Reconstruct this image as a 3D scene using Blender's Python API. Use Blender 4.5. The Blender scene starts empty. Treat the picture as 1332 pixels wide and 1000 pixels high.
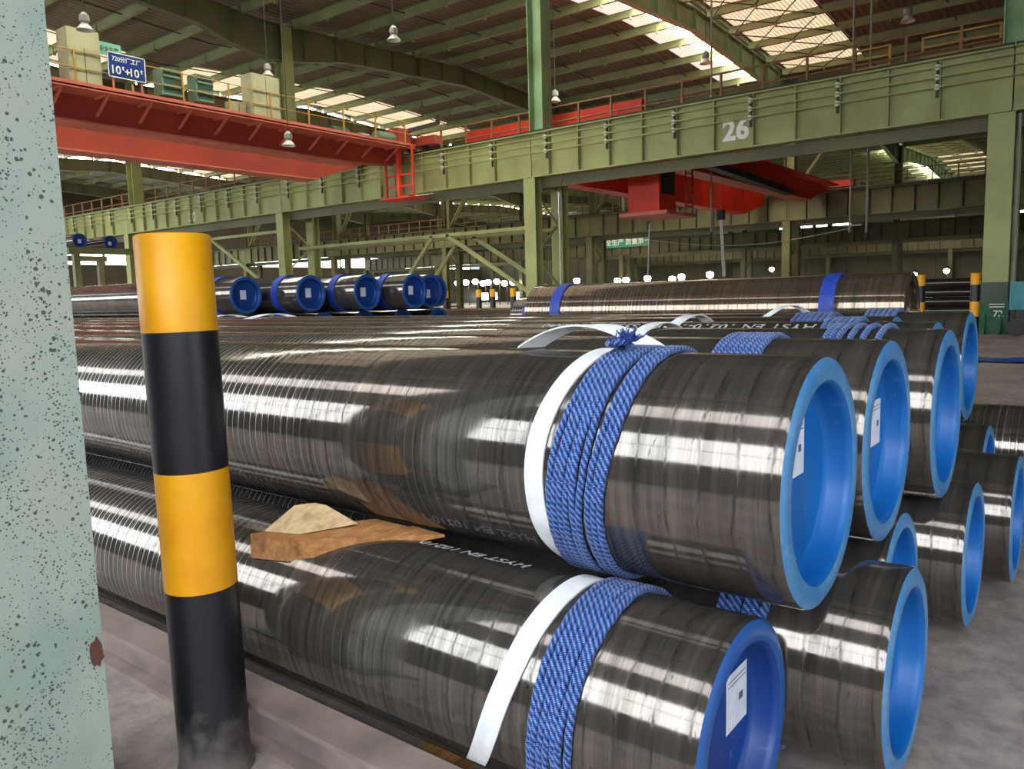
import bpy, math, random
from mathutils import Vector, Matrix

# ------------------------------------------------------------------ camera
CAM_Z = 1.5945
F_PX, YAW, PIT, ROL = 1020.8, 0.9114, 0.1146, -0.0278
sc = bpy.context.scene
col = sc.collection
Fh = Vector((-math.cos(YAW), math.sin(YAW), 0)); Rh = Vector((math.sin(YAW), math.cos(YAW), 0)); Uh = Vector((0, 0, 1))
FW = Fh*math.cos(PIT) - Uh*math.sin(PIT); U2 = Uh*math.cos(PIT) + Fh*math.sin(PIT)
RT = Rh*math.cos(ROL) + U2*math.sin(ROL); UP = U2*math.cos(ROL) - Rh*math.sin(ROL)
cd = bpy.data.cameras.new('camera'); cam = bpy.data.objects.new('camera', cd); col.objects.link(cam)
cd.sensor_fit = 'HORIZONTAL'; cd.sensor_width = 36.0; cd.lens = 36.0*F_PX/1332.0
cd.clip_start = 0.05; cd.clip_end = 600
cam.matrix_world = Matrix(((RT.x, UP.x, -FW.x, 0), (RT.y, UP.y, -FW.y, 0), (RT.z, UP.z, -FW.z, CAM_Z), (0, 0, 0, 1)))
sc.camera = cam

def at(x, y, X=None, Y=None, Z=None):
    """point of the photograph (1332x1000 frame) on the plane X=, Y= or Z="""
    d = FW + RT*((x-666)/F_PX) - UP*((y-500)/F_PX)
    s = X/d.x if X is not None else (Y/d.y if Y is not None else (Z-CAM_Z)/d.z)
    return Vector((d.x*s, d.y*s, CAM_Z + d.z*s))

# ------------------------------------------------------------------ world, exposure
L_SIDE, L_AISLE, L_ROOF, L_ROOF_W, L_FAR, L_GATE = 8.6, 4.6, 21.0, 1.25, 9.0, 3.6
w = bpy.data.worlds.new('sky'); sc.world = w; w.use_nodes = True
bg = w.node_tree.nodes['Background']; bg.inputs[0].default_value = (0.62, 0.74, 0.92, 1); bg.inputs[1].default_value = 1.2
vs = sc.view_settings
vs.view_transform = 'Standard'; vs.look = 'None'; vs.exposure = 0.0; vs.gamma = 1.0; vs.use_curve_mapping = False
sc.cycles.use_denoising = True
sc.cycles.max_bounces = 8; sc.cycles.diffuse_bounces = 4; sc.cycles.glossy_bounces = 4

# ------------------------------------------------------------------ helpers
random.seed(7)
def lin(c):
    f = lambda v: v/12.92 if v <= .04045 else ((v+.055)/1.055)**2.4
    return (f(c[0]/255), f(c[1]/255), f(c[2]/255), 1)

class MB:
    def __init__(s): s.v = []; s.f = []; s.uv = None
    def quad(s, a, b, c, d):
        n = len(s.v); s.v += [tuple(a), tuple(b), tuple(c), tuple(d)]; s.f.append((n, n+1, n+2, n+3)); return s
    def box(s, x0, x1, y0, y1, z0, z1):
        n = len(s.v)
        s.v += [(x0,y0,z0),(x1,y0,z0),(x1,y1,z0),(x0,y1,z0),(x0,y0,z1),(x1,y0,z1),(x1,y1,z1),(x0,y1,z1)]
        s.f += [tuple(n+i for i in q) for q in ((3,2,1,0),(4,5,6,7),(0,1,5,4),(1,2,6,5),(2,3,7,6),(3,0,4,7))]; return s
    def bar(s, p, q, wd, ht=None, up=(0,0,1)):
        ht = ht or wd; p = Vector(p); q = Vector(q); d = (q-p).normalized(); u = Vector(up)
        if abs(d.dot(u)) > .98: u = Vector((1,0,0))
        a = d.cross(u).normalized()*wd/2; b = a.cross(d).normalized()*ht/2; n = len(s.v)
        for c in (p, q): s.v += [tuple(c-a-b), tuple(c+a-b), tuple(c+a+b), tuple(c-a+b)]
        s.f += [tuple(n+i for i in k) for k in ((0,1,2,3),(7,6,5,4),(0,4,5,1),(1,5,6,2),(2,6,7,3),(3,7,4,0))]; return s
    def rod(s, p, q, r, n=10, r2=None):
        p = Vector(p); q = Vector(q); d = (q-p).normalized(); u = Vector((0,0,1)) if abs(d.z) < .9 else Vector((1,0,0))
        a = d.cross(u).normalized(); b = a.cross(d); k = len(s.v); r2 = r if r2 is None else r2
        for c, rr in ((p, r), (q, r2)):
            for i in range(n):
                t = 2*math.pi*i/n; s.v.append(tuple(c + a*math.cos(t)*rr + b*math.sin(t)*rr))
        for i in range(n): s.f.append((k+i, k+(i+1)%n, k+n+(i+1)%n, k+n+i))
        s.f.append(tuple(k+i for i in range(n-1,-1,-1))); s.f.append(tuple(k+n+i for i in range(n))); return s
    def lathe(s, prof, n=48, axis='x', o=(0,0,0), close=False):
        k = len(s.v)
        for (x, r) in prof:
            for i in range(n):
                t = 2*math.pi*i/n; c, q = math.cos(t)*r, math.sin(t)*r
                s.v.append((o[0]+x, o[1]+c, o[2]+q) if axis == 'x' else (o[0]+c, o[1]+q, o[2]+x))
        for j in range(len(prof)-1):
            for i in range(n): s.f.append((k+j*n+i, k+j*n+(i+1)%n, k+(j+1)*n+(i+1)%n, k+(j+1)*n+i))
        if close:
            s.f.append(tuple(k+i for i in range(n-1,-1,-1))); m = k+(len(prof)-1)*n; s.f.append(tuple(m+i for i in range(n)))
        return s
    def prism(s, poly, y0, y1, plane='yz'):
        """polygon in plane, extruded along the third axis from y0 to y1"""
        k = len(s.v); n = len(poly)
        for e in (y0, y1):
            for a, b in poly: s.v.append((e,a,b) if plane == 'yz' else ((a,e,b) if plane == 'xz' else (a,b,e)))
        for i in range(n): s.f.append((k+i, k+(i+1)%n, k+n+(i+1)%n, k+n+i))
        s.f.append(tuple(k+i for i in range(n-1,-1,-1))); s.f.append(tuple(k+n+i for i in range(n))); return s
    def tube(s, pts, r, n=8, closed=False, strands=0, pitch=.06, amp=.14, up=(1,0,0)):
        """tube along pts with length/around UVs; strands>0 gives a laid-rope relief"""
        P = [Vector(p) for p in pts]; k = len(s.v); m = len(P); L = 0; uv = []
        for j in range(m):
            a = P[j-1] if (j or closed) else P[0]; b = P[(j+1)%m] if (j < m-1 or closed) else P[-1]
            t = (b-a).normalized(); u = Vector(up); x = (u - t*u.dot(t)).normalized(); y = t.cross(x)
            if j: L += (P[j]-P[j-1]).length
            for i in range(n):
                th = 2*math.pi*i/n; rr = r*(1 + amp*math.cos(strands*(th) - 2*math.pi*L/pitch)) if strands else r
                s.v.append(tuple(P[j] + x*math.cos(th)*rr + y*math.sin(th)*rr)); uv.append((L, i/n))
        if s.uv is None: s.uv = {}
        Lend = L + (P[0]-P[-1]).length
        for j in range(m if closed else m-1):
            j2 = (j+1) % m
            for i in range(n):
                i2 = (i+1) % n
                s.uv[len(s.f)] = [uv[j*n+i], (uv[j*n+i][0], (i+1)/n), (uv[j2*n+i][0] if j2 else Lend, (i+1)/n), (uv[j2*n+i][0] if j2 else Lend, i/n)]
                s.f.append((k+j*n+i, k+j*n+i2, k+j2*n+i2, k+j2*n+i))
        if not closed:
            s.f.append(tuple(k+i for i in range(n-1,-1,-1))); s.f.append(tuple(k+(m-1)*n+i for i in range(n)))
        return s
    def mesh(s, name, m, smooth=False, ang=35):
        me = bpy.data.meshes.new(name); me.from_pydata(s.v, [], s.f); me.update()
        if s.uv:
            lay = me.uv_layers.new(name='UVMap')
            for fi, c in s.uv.items():
                st = me.polygons[fi].loop_start
                for q in range(4): lay.data[st+q].uv = c[q]
        if smooth:
            me.polygons.foreach_set('use_smooth', [True]*len(me.polygons)); me.set_sharp_from_angle(angle=math.radians(ang))
        if m: me.materials.append(m)
        return me
    def build(s, name, m, parent=None, smooth=False, loc=None, ang=35):
        return put(name, s.mesh(name, m, smooth, ang), parent, loc)

def put(name, me, parent=None, loc=None, rot=None):
    o = bpy.data.objects.new(name, me); col.objects.link(o)
    if parent: o.parent = parent
    if loc is not None: o.location = loc
    if rot is not None: o.rotation_euler = rot
    return o
def tag(o, label, cat, group=None):
    o['label'] = label; o['category'] = cat
    if group: o['group'] = group
    return o
def thing(name, label, cat, loc=(0,0,0), group=None, rot=None):
    return tag(put(name, None, None, loc, rot), label, cat, group)
def struct(o): o['kind'] = 'structure'; return o
def box(*a): return MB().box(*a)

# ------------------------------------------------------------------ materials
def nodes(name):
    m = bpy.data.materials.new(name); m.use_nodes = True; nt = m.node_tree
    return m, nt, nt.nodes['Principled BSDF']
def mapping(nt, scale, kind='Object'):
    tc = nt.nodes.new('ShaderNodeTexCoord'); mp = nt.nodes.new('ShaderNodeMapping'); mp.inputs['Scale'].default_value = scale
    nt.links.new(tc.outputs[kind], mp.inputs[0]); return mp.outputs[0]
def noise(nt, vec, scale, detail=4, rough=.55):
    n = nt.nodes.new('ShaderNodeTexNoise'); n.inputs['Scale'].default_value = scale; n.inputs['Detail'].default_value = detail; n.inputs['Roughness'].default_value = rough
    nt.links.new(vec, n.inputs['Vector']); return n.outputs['Fac']
def ramp(nt, fac, stops):
    r = nt.nodes.new('ShaderNodeValToRGB'); e = r.color_ramp.elements
    while len(e) < len(stops): e.new(.5)
    for i, (p, c) in enumerate(stops): e[i].position = p; e[i].color = c if len(c) == 4 else (*c, 1)
    nt.links.new(fac, r.inputs[0]); return r.outputs[0]
def mix(nt, fac, a, b, mode='MIX'):
    m = nt.nodes.new('ShaderNodeMix'); m.data_type = 'RGBA'; m.blend_type = mode
    for s, v in ((0, fac), (6, a), (7, b)):
        if hasattr(v, 'is_linked'): nt.links.new(v, m.inputs[s])
        else: m.inputs[s].default_value = v
    return m.outputs[2]
def math_(nt, op, a, b=None):
    m = nt.nodes.new('ShaderNodeMath'); m.operation = op
    for s, v in ((0, a), (1, b)):
        if v is None: continue
        if hasattr(v, 'is_linked'): nt.links.new(v, m.inputs[s])
        else: m.inputs[s].default_value = v
    return m.outputs[0]
def bump(nt, b, h, strength=.3, dist=.01):
    n = nt.nodes.new('ShaderNodeBump'); n.inputs['Strength'].default_value = strength; n.inputs['Distance'].default_value = dist
    nt.links.new(h, n.inputs['Height']); nt.links.new(n.outputs[0], b.inputs['Normal'])
def G(v): return (v, v, v, 1)

def paint(name, c, c2=None, rough=.55, scale=1.2, metal=0.0, spots=None, amt=(.38,.68)):
    m, nt, b = nodes(name); v = mapping(nt, (1,1,1))
    c = lin(c); c2 = lin(c2) if c2 else tuple(x*.72 for x in c[:3]) + (1,)
    k = ramp(nt, noise(nt, v, scale, 6), [(amt[0], c), (amt[1], c2)])
    if spots:
        s = ramp(nt, noise(nt, v, spots[1], 3), [(spots[2], G(0)), (spots[2]+.04, G(1))])
        k = mix(nt, s, k, lin(spots[0]))
    nt.links.new(k, b.inputs['Base Color']); b.inputs['Roughness'].default_value = rough; b.inputs['Metallic'].default_value = metal
    return m
def emit(name, c, s):
    m, nt, b = nodes(name); b.inputs['Base Color'].default_value = (.8,.8,.8,1); b.inputs['Emission Color'].default_value = c; b.inputs['Emission Strength'].default_value = s
    return m

M = {}
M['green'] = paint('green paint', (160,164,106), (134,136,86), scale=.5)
M['green_far'] = paint('dimmed green paint', (122,122,80), (94,92,58), scale=.35)  # base green darkened: the dimmer light further back is painted into the colour
M['green_dim'] = paint('shaded green paint', (92,90,58), (72,68,44), scale=.3)  # same green, darker still: shade of the rearmost rows put into the colour
M['rafter'] = paint('dark olive rafter paint', (100,98,66), (80,76,50), scale=.3)
M['mint'] = paint('mint green paint', (140,172,128), (112,132,92), scale=.5)
M['purlin'] = paint('pale green purlin paint', (138,148,100), (112,116,76), scale=.3)
M['darkgreen'] = paint('dark green paint', (20,92,52), (12,62,36), scale=3)
M['greyband'] = paint('grey green paint', (70,84,72), None, scale=2)
M['red'] = paint('orange red crane paint', (166,62,42), (142,52,38), scale=.6)
M['redlight'] = paint('faded pink red paint', (206,112,90), (182,92,74), scale=.8)
M['redbright'] = paint('bright red crane paint', (226,60,30), (190,42,24), scale=.7)
M['beige'] = paint('beige cabinet enamel', (178,178,142), (156,154,120), scale=1.5)
M['boxgreen'] = paint('sage green enamel', (110,140,112), (86,112,90), scale=2)
M['boxdark'] = paint('dark louvre green', (52,74,62), None, scale=2)
M['dark'] = paint('dark grimy steel', (44,42,38), None, scale=2, rough=.6)
M['rustrail'] = paint('rusty brown rail paint', (150,108,66), (112,78,50), scale=3)
M['yellowrail'] = paint('ochre yellow rail paint', (190,150,60), (160,120,50), scale=3)
M['bluesign'] = paint('blue sign enamel', (28,62,140), None, rough=.4)
M['mintsign'] = paint('pale mint sign enamel', (130,200,170), None, rough=.4)
M['white'] = paint('white lettering paint', (236,236,228), (214,214,206), scale=6)
M['stencil'] = paint('worn white stencil paint', (196,198,206), (140,142,150), scale=30)
M['lampgrey'] = paint('grey lamp housing', (150,150,140), None, rough=.4)
M['wood'] = None
M['teal'] = paint('teal cabinet paint', (64,140,150), None)
M['tarp'] = paint('blue plastic sheet', (40,90,190), (24,60,150), scale=5, rough=.35)
M['paper'] = paint('white paper tag', (226,232,240), (205,210,222), scale=20)
M['ink'] = paint('grey printed ink', (90,100,120), None)
M['bluepaint'] = paint('flat blue strap', (30,66,170), (20,46,130), scale=20)
M['wall'] = paint('olive wall sheeting', (76,70,50), (56,52,38), scale=.2)

def m_floor():
    m, nt, b = nodes('dusty concrete'); v = mapping(nt, (1,1,1))
    k = ramp(nt, noise(nt, v, .7, 8, .62), [(.3, lin((140,128,124))), (.52, lin((172,158,152))), (.72, lin((194,180,172)))])
    s = ramp(nt, noise(nt, v, 9, 5, .7), [(.35, G(.62)), (.6, G(1))])
    k = mix(nt, 1.0, k, s, 'MULTIPLY'); nt.links.new(k, b.inputs['Base Color'])
    b.inputs['Roughness'].default_value = .7; bump(nt, b, noise(nt, v, 40, 4), .25, .004); return m
M['floor'] = m_floor()

def m_roof():
    m, nt, b = nodes('brown ribbed roof sheet'); v = mapping(nt, (1,1,1))
    k = ramp(nt, noise(nt, v, .25, 4), [(.35, lin((116,104,82))), (.65, lin((96,86,64)))])
    wv = nt.nodes.new('ShaderNodeTexWave'); wv.wave_type = 'BANDS'; wv.bands_direction = 'X'; wv.inputs['Scale'].default_value = .75; nt.links.new(v, wv.inputs['Vector'])
    k = mix(nt, 1.0, k, ramp(nt, wv.outputs['Fac'], [(.25, G(.72)), (.6, G(1))]), 'MULTIPLY')
    nt.links.new(k, b.inputs['Base Color']); b.inputs['Roughness'].default_value = .6; bump(nt, b, wv.outputs['Fac'], .6, .06); return m
M['roof'] = m_roof()

def m_column():
    m, nt, b = nodes('speckled grey green paint'); v = mapping(nt, (1,1,1))
    base = ramp(nt, noise(nt, v, 2.2, 6), [(.36, lin((152,170,158))), (.5, lin((168,182,170))), (.64, lin((178,182,168)))])
    dn = ramp(nt, noise(nt, v, 5, 3), [(.35, G(0.0)), (.7, G(.10))])
    def dots(scale, pw, gain, lo, hi, nsc):
        vo = nt.nodes.new('ShaderNodeTexVoronoi'); vo.inputs['Scale'].default_value = scale; nt.links.new(v, vo.inputs['Vector'])
        dist_v = nt.nodes.new('ShaderNodeMapping'); wob = noise(nt, v, scale*2.2, 2)
        sz = nt.nodes.new('ShaderNodeSeparateColor'); nt.links.new(vo.outputs['Color'], sz.inputs[0])
        q = math_(nt, 'MULTIPLY', math_(nt, 'POWER', sz.outputs[0], pw), gain)
        q = math_(nt, 'MULTIPLY', q, ramp(nt, noise(nt, mapping(nt, (1,1,.45)), nsc, 4), [(lo, G(.12)), (hi, G(1))]))
        dd = math_(nt, 'ADD', vo.outputs['Distance'], math_(nt, 'MULTIPLY', math_(nt, 'SUBTRACT', wob, .5), .5))
        return ramp(nt, math_(nt, 'SUBTRACT', q, dd), [(0, G(0)), (.06, G(.9))])
    s1 = dots(70, 2.5, .52, .40, .60, 7); s2 = dots(150, 2.0, .55, .36, .58, 9)
    s = math_(nt, 'MAXIMUM', s1, s2)
    k = mix(nt, s, base, lin((62,72,64)))
    st = ramp(nt, noise(nt, mapping(nt, (6,6,.5)), 1.2, 5), [(.56, G(0)), (.8, G(.55))])
    k = mix(nt, st, k, lin((160,156,140)))
    nt.links.new(k, b.inputs['Base Color']); b.inputs['Roughness'].default_value = .5
    bump(nt, b, s, .4, .002); b.inputs['Specular IOR Level'].default_value = .3; return m
M['column'] = m_column()

def m_pipe(name, tint=(1,1,1), lines=1.0, rust=.25):
    m, nt, b = nodes(name); L = nt.links
    v1 = mapping(nt, (1,1,1)); streak = mapping(nt, (26,1.1,1.1)); fine = mapping(nt, (110,1.6,1.6))
    big = noise(nt, v1, 1.6, 4); st = noise(nt, streak, 1.5, 5, .6); fi = noise(nt, fine, 1.2, 3, .6)
    base = ramp(nt, st, [(.3, (.10*tint[0], .092*tint[1], .086*tint[2], 1)), (.55, (.16*tint[0], .144*tint[1], .13*tint[2], 1)), (.75, (.22*tint[0], .195*tint[1], .17*tint[2], 1))])
    rb = ramp(nt, big, [(.48, G(0)), (.75, G(rust))])
    base = mix(nt, rb, base, (.26, .17, .10, 1))
    base = mix(nt, 1.0, base, ramp(nt, fi, [(.3, G(.78)), (.6, G(1))]), 'MULTIPLY')
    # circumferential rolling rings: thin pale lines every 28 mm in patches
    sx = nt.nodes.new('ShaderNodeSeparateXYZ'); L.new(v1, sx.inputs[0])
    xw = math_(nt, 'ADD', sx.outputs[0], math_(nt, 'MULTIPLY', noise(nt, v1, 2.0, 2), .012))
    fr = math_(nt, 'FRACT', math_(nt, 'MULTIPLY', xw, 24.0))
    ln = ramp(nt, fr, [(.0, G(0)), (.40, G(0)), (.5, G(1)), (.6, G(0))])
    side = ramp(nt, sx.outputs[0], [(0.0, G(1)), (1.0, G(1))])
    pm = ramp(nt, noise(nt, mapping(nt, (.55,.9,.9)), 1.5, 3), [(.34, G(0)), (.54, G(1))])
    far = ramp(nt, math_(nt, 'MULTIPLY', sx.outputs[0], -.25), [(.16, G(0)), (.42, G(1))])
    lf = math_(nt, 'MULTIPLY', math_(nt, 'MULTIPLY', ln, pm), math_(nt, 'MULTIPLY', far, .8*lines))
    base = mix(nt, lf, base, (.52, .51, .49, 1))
    b.inputs['Metallic'].default_value = .74
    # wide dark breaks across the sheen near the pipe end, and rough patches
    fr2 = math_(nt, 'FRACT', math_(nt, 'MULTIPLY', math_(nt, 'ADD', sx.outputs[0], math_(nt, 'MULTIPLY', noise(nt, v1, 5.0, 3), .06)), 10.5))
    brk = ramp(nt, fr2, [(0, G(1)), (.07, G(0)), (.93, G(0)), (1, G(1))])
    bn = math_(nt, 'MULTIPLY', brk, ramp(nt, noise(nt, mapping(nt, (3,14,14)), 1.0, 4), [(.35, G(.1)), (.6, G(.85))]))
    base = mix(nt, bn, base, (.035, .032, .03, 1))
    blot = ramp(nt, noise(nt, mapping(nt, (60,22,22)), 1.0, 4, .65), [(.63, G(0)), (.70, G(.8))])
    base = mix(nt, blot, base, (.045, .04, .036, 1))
    L.new(base, b.inputs['Base Color'])
    ro = math_(nt, 'ADD', ramp(nt, st, [(.3, G(.06)), (.7, G(.13))]), math_(nt, 'MULTIPLY', bn, .25))
    ro = math_(nt, 'ADD', ro, math_(nt, 'MULTIPLY', lf, .3))
    L.new(ro, b.inputs['Roughness'])
    bump(nt, b, noise(nt, mapping(nt, (9,2,2)), 1.0, 2), .05, .01)
    return m
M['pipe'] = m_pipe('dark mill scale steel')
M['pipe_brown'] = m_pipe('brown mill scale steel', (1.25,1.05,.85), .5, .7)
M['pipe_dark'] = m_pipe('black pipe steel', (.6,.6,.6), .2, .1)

def m_cap(name, c, c2, scuff=.62):
    m, nt, b = nodes(name); v = mapping(nt, (1,1,1))
    k = ramp(nt, noise(nt, v, 3, 5), [(.35, lin(c)), (.7, lin(c2))])
    sc_ = ramp(nt, noise(nt, v, 22, 5, .7), [(scuff, G(0)), (scuff+.16, G(.6))])
    k = mix(nt, sc_, k, lin((120,150,190)))
    nt.links.new(k, b.inputs['Base Color']); b.inputs['Roughness'].default_value = .42; return m
M['cap'] = m_cap('blue plastic', (4,104,182), (4,90,164))
M['capdark'] = m_cap('deep blue plastic', (12,62,140), (10,52,124))
M['rim'] = m_cap('scuffed blue rim paint', (48,122,180), (92,140,176), .5)
M['rimdark'] = m_cap('scuffed deep blue rim paint', (24,82,160), (40,90,150))

def m_rope():
    m, nt, b = nodes('braided blue rope'); tc = nt.nodes.new('ShaderNodeTexCoord'); sx = nt.nodes.new('ShaderNodeSeparateXYZ'); nt.links.new(tc.outputs['UV'], sx.inputs[0])
    def diag(k, n):
        a = math_(nt, 'ADD', math_(nt, 'MULTIPLY', sx.outputs[0], k), math_(nt, 'MULTIPLY', sx.outputs[1], n))
        return math_(nt, 'SINE', math_(nt, 'MULTIPLY', a, 2*math.pi))
    p = diag(46.0, 3); q = diag(210.0, -4)
    f = math_(nt, 'ADD', math_(nt, 'MULTIPLY', p, .28), math_(nt, 'MULTIPLY', q, .22)); f = math_(nt, 'ADD', f, .5)
    k = ramp(nt, f, [(.22, lin((4,14,66))), (.52, lin((12,50,140))), (.84, lin((104,160,228)))])
    nt.links.new(k, b.inputs['Base Color']); b.inputs['Roughness'].default_value = .5; bump(nt, b, f, .5, .004)
    b.inputs['Sheen Weight'].default_value = .2; return m
M['rope'] = m_rope()

def m_sling():
    m, nt, b = nodes('white woven webbing'); tc = nt.nodes.new('ShaderNodeTexCoord'); mp = nt.nodes.new('ShaderNodeMapping'); nt.links.new(tc.outputs['UV'], mp.inputs[0])
    w_ = noise(nt, mapping(nt, (1,1,1)), 12, 4)
    k = ramp(nt, w_, [(.35, lin((236,238,240))), (.7, lin((206,208,210)))])
    nt.links.new(k, b.inputs['Base Color']); b.inputs['Roughness'].default_value = .75; bump(nt, b, noise(nt, mapping(nt, (220,220,220)), 1, 2), .25, .002); return m
M['sling'] = m_sling()

def m_wood(name, c, c2):
    m, nt, b = nodes(name); v = mapping(nt, (40,3,40)); n = noise(nt, v, 1.2, 6, .6)
    k = ramp(nt, n, [(.32, lin(c)), (.62, lin(c2))])
    d = ramp(nt, noise(nt, mapping(nt, (1,1,1)), 14, 5), [(.5, G(0)), (.72, G(.6))]); k = mix(nt, d, k, lin((112,70,40)))
    nt.links.new(k, b.inputs['Base Color']); b.inputs['Roughness'].default_value = .8; bump(nt, b, n, .3, .004); return m
M['wood'] = m_wood('orange brown timber', (196,142,84), (160,106,58))
M['woodpale'] = m_wood('pale fresh timber', (224,196,152), (200,168,124))

def m_bollard(name, c, c2, sc2, rough, dust=False):
    m, nt, b = nodes(name); v = mapping(nt, (1,1,1))
    k = ramp(nt, noise(nt, v, 4, 6), [(.35, lin(c)), (.68, lin(c2))])
    s = ramp(nt, noise(nt, mapping(nt, (1,1,.6)), 38, 5, .7), [(.66, G(0)), (.74, G(.5))]); k = mix(nt, s, k, lin(sc2))
    nt.links.new(k, b.inputs['Base Color']); b.inputs['Roughness'].default_value = rough
    if dust:
        sx = nt.nodes.new('ShaderNodeSeparateXYZ'); nt.links.new(v, sx.inputs[0])
        d = ramp(nt, math_(nt, 'SUBTRACT', math_(nt, 'MULTIPLY', noise(nt, v, 14, 5), .5), sx.outputs[2]), [(.0, G(0)), (.25, G(.75))])
        nt.links.new(mix(nt, d, k, lin((120,112,108))), b.inputs['Base Color'])
    bump(nt, b, noise(nt, v, 6, 3), .15, .01); return m
M['yellow'] = m_bollard('yellow gloss paint', (240,172,6), (222,146,10), (196,120,20), .45)
M['black'] = m_bollard('black gloss paint', (20,20,24), (30,30,38), (92,94,100), .38, True)

M['glass_side'] = emit('daylit window glass', (.86,.94,1,1), L_SIDE)
M['glass_aisle'] = emit('daylit aisle rooflight', (.96,.97,1,1), L_AISLE)
M['sky_white'] = emit('sunlit clear rooflight', (1,.95,.80,1), L_ROOF)
M['sky_warm'] = emit('sunlit yellowed rooflight', (1,.80,.50,1), L_ROOF_W)
M['sky_pale'] = emit('sunlit greyed rooflight', (1,.95,.80,1), L_ROOF_W*.6)
def ribs(m, st):
    nt = m.node_tree; b = nt.nodes['Principled BSDF']; v = mapping(nt, (1,1,1))
    wv = nt.nodes.new('ShaderNodeTexWave'); wv.bands_direction = 'X'; wv.inputs['Scale'].default_value = 1.3; nt.links.new(v, wv.inputs['Vector'])
    k = math_(nt, 'MULTIPLY', ramp(nt, wv.outputs['Fac'], [(.2, G(.5)), (.6, G(1))]), ramp(nt, noise(nt, v, 2.0, 4), [(.3, G(.6)), (.7, G(1))]))
    nt.links.new(math_(nt, 'MULTIPLY', k, st), b.inputs['Emission Strength'])
ribs(M['sky_warm'], L_ROOF_W)
M['glass_far'] = emit('daylit far window glass', (.88,1,.97,1), L_FAR)
M['lampglow'] = emit('glowing lamp', (1,.97,.88,1), 40)
M['lensoff'] = paint('pale lamp lens', (214,214,200), None, rough=.3)

# ------------------------------------------------------------------ setting: floor, roof, walls
ROWS = [1.0, 27.5, 60.0, 96.0, 132.0]
XC = [-2.75 - 17.37*k for k in range(7)]; XC_ALL = [14.62] + XC
XL, XR = -112.0, 16.0
struct(box(XL, XR, -7.2, 134.2, -.3, 0).build('floor', M['floor']))
def roof_z(y):
    for a, b in zip(ROWS, ROWS[1:]):
        if a <= y <= b: h = (b-a)/2; return 17.0 + .9*(1-abs(y-a-h)/h)
    return 17.0
rm = MB()
for a, b in zip(ROWS, ROWS[1:]):
    c = (a+b)/2
    rm.prism([(a,17.0),(c,17.9),(b,17.0),(b,17.1),(c,18.0),(a,17.1)], XL, XR)
rm.box(XL, XR, -7.2, 1.0, 13.3, 13.4)
rm.box(XL, XR, 0.9, 1.0, 13.4, 17.1)
ceiling = struct(rm.build('ceiling', M['roof']))
# purlins, one mesh per bay length, shared
pm_ = MB().box(-8.5, 8.5, -.05, .05, -.42, 0).box(-8.5, 8.5, -.05, .14, -.46, -.42).box(-8.5, 8.5, -.14, .05, -.03, 0)
for sx_ in (-5.6, 0, 5.6): pm_.box(sx_-.05, sx_+.05, -.10, .10, -.62, -.1)
pme = pm_.mesh('purlin', M['purlin'])
skw = box(-1.15, 1.15, -1.45, 1.45, -.03, 0).mesh('skylight_panel', M['sky_white'])
skr = box(-2.5, 2.5, -1.5, 1.5, -.03, 0).mesh('skylight_panel', M['sky_warm'])
skp = box(-.75, .75, -1.5, 1.5, -.03, 0).mesh('skylight_panel', M['sky_pale'])
PY = []
for a, b in zip(ROWS, ROWS[1:]):
    n = round((b-a)/3.3)
    PY.append([a + (b-a)*(i+.5)/n for i in range(n)])
for si, ys in enumerate(PY):
    for y in ys:
        for k in range(len(XC_ALL)-1):
            xm = (XC_ALL[k]+XC_ALL[k+1])/2
            if si == 0 and xm > -18: continue
            put('purlin', pme, ceiling, (xm, y, roof_z(y)-.02))
    for i in range(len(ys)-1):
        y = (ys[i]+ys[i+1])/2; sl = math.atan2(roof_z(ys[i+1])-roof_z(ys[i]), ys[i+1]-ys[i])
        for xc in (XC[1], XC[3], XC[5]):  # front span's first strip is out of view, added to light the near hall
            if si == 2 and xc > -30: continue
            put('skylight_panel', skw, ceiling, (xc-1.75, y, roof_z(y)-.06), (sl,0,0))
            put('skylight_panel', skp, ceiling, (xc-3.75, y, roof_z(y)-.06), (sl,0,0))
            put('skylight_panel', skr, ceiling, (xc+3.05, y, roof_z(y)-.06), (sl,0,0))
            if si in (1,3) and xc > -30:
                for q in (0, 1):
                    xa_, xb_ = xc+.6+2.4*q, xc+3.0+2.4*q; zz = roof_z(y)-.5
                    MB().bar((xa_,ys[i],zz),(xb_,ys[i+1],zz),.05).bar((xb_,ys[i],zz),(xa_,ys[i+1],zz),.05).build('cross_brace', M['dark'], ceiling)
# tie rods between purlins (two per bay)
for si, (a, b) in enumerate(zip(ROWS, ROWS[1:])):
    for k in range(len(XC_ALL)-1):
        for fx in (.33, .67):
            x = XC_ALL[k] + (XC_ALL[k+1]-XC_ALL[k])*fx
            if si == 0 and x > -18: continue
            c = (a+b)/2
            MB().bar((x,a,16.75),(x,c,17.65),.05).bar((x,c,17.65),(x,b,16.75),.05).build('tie_rod', M['dark'], ceiling)
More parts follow.
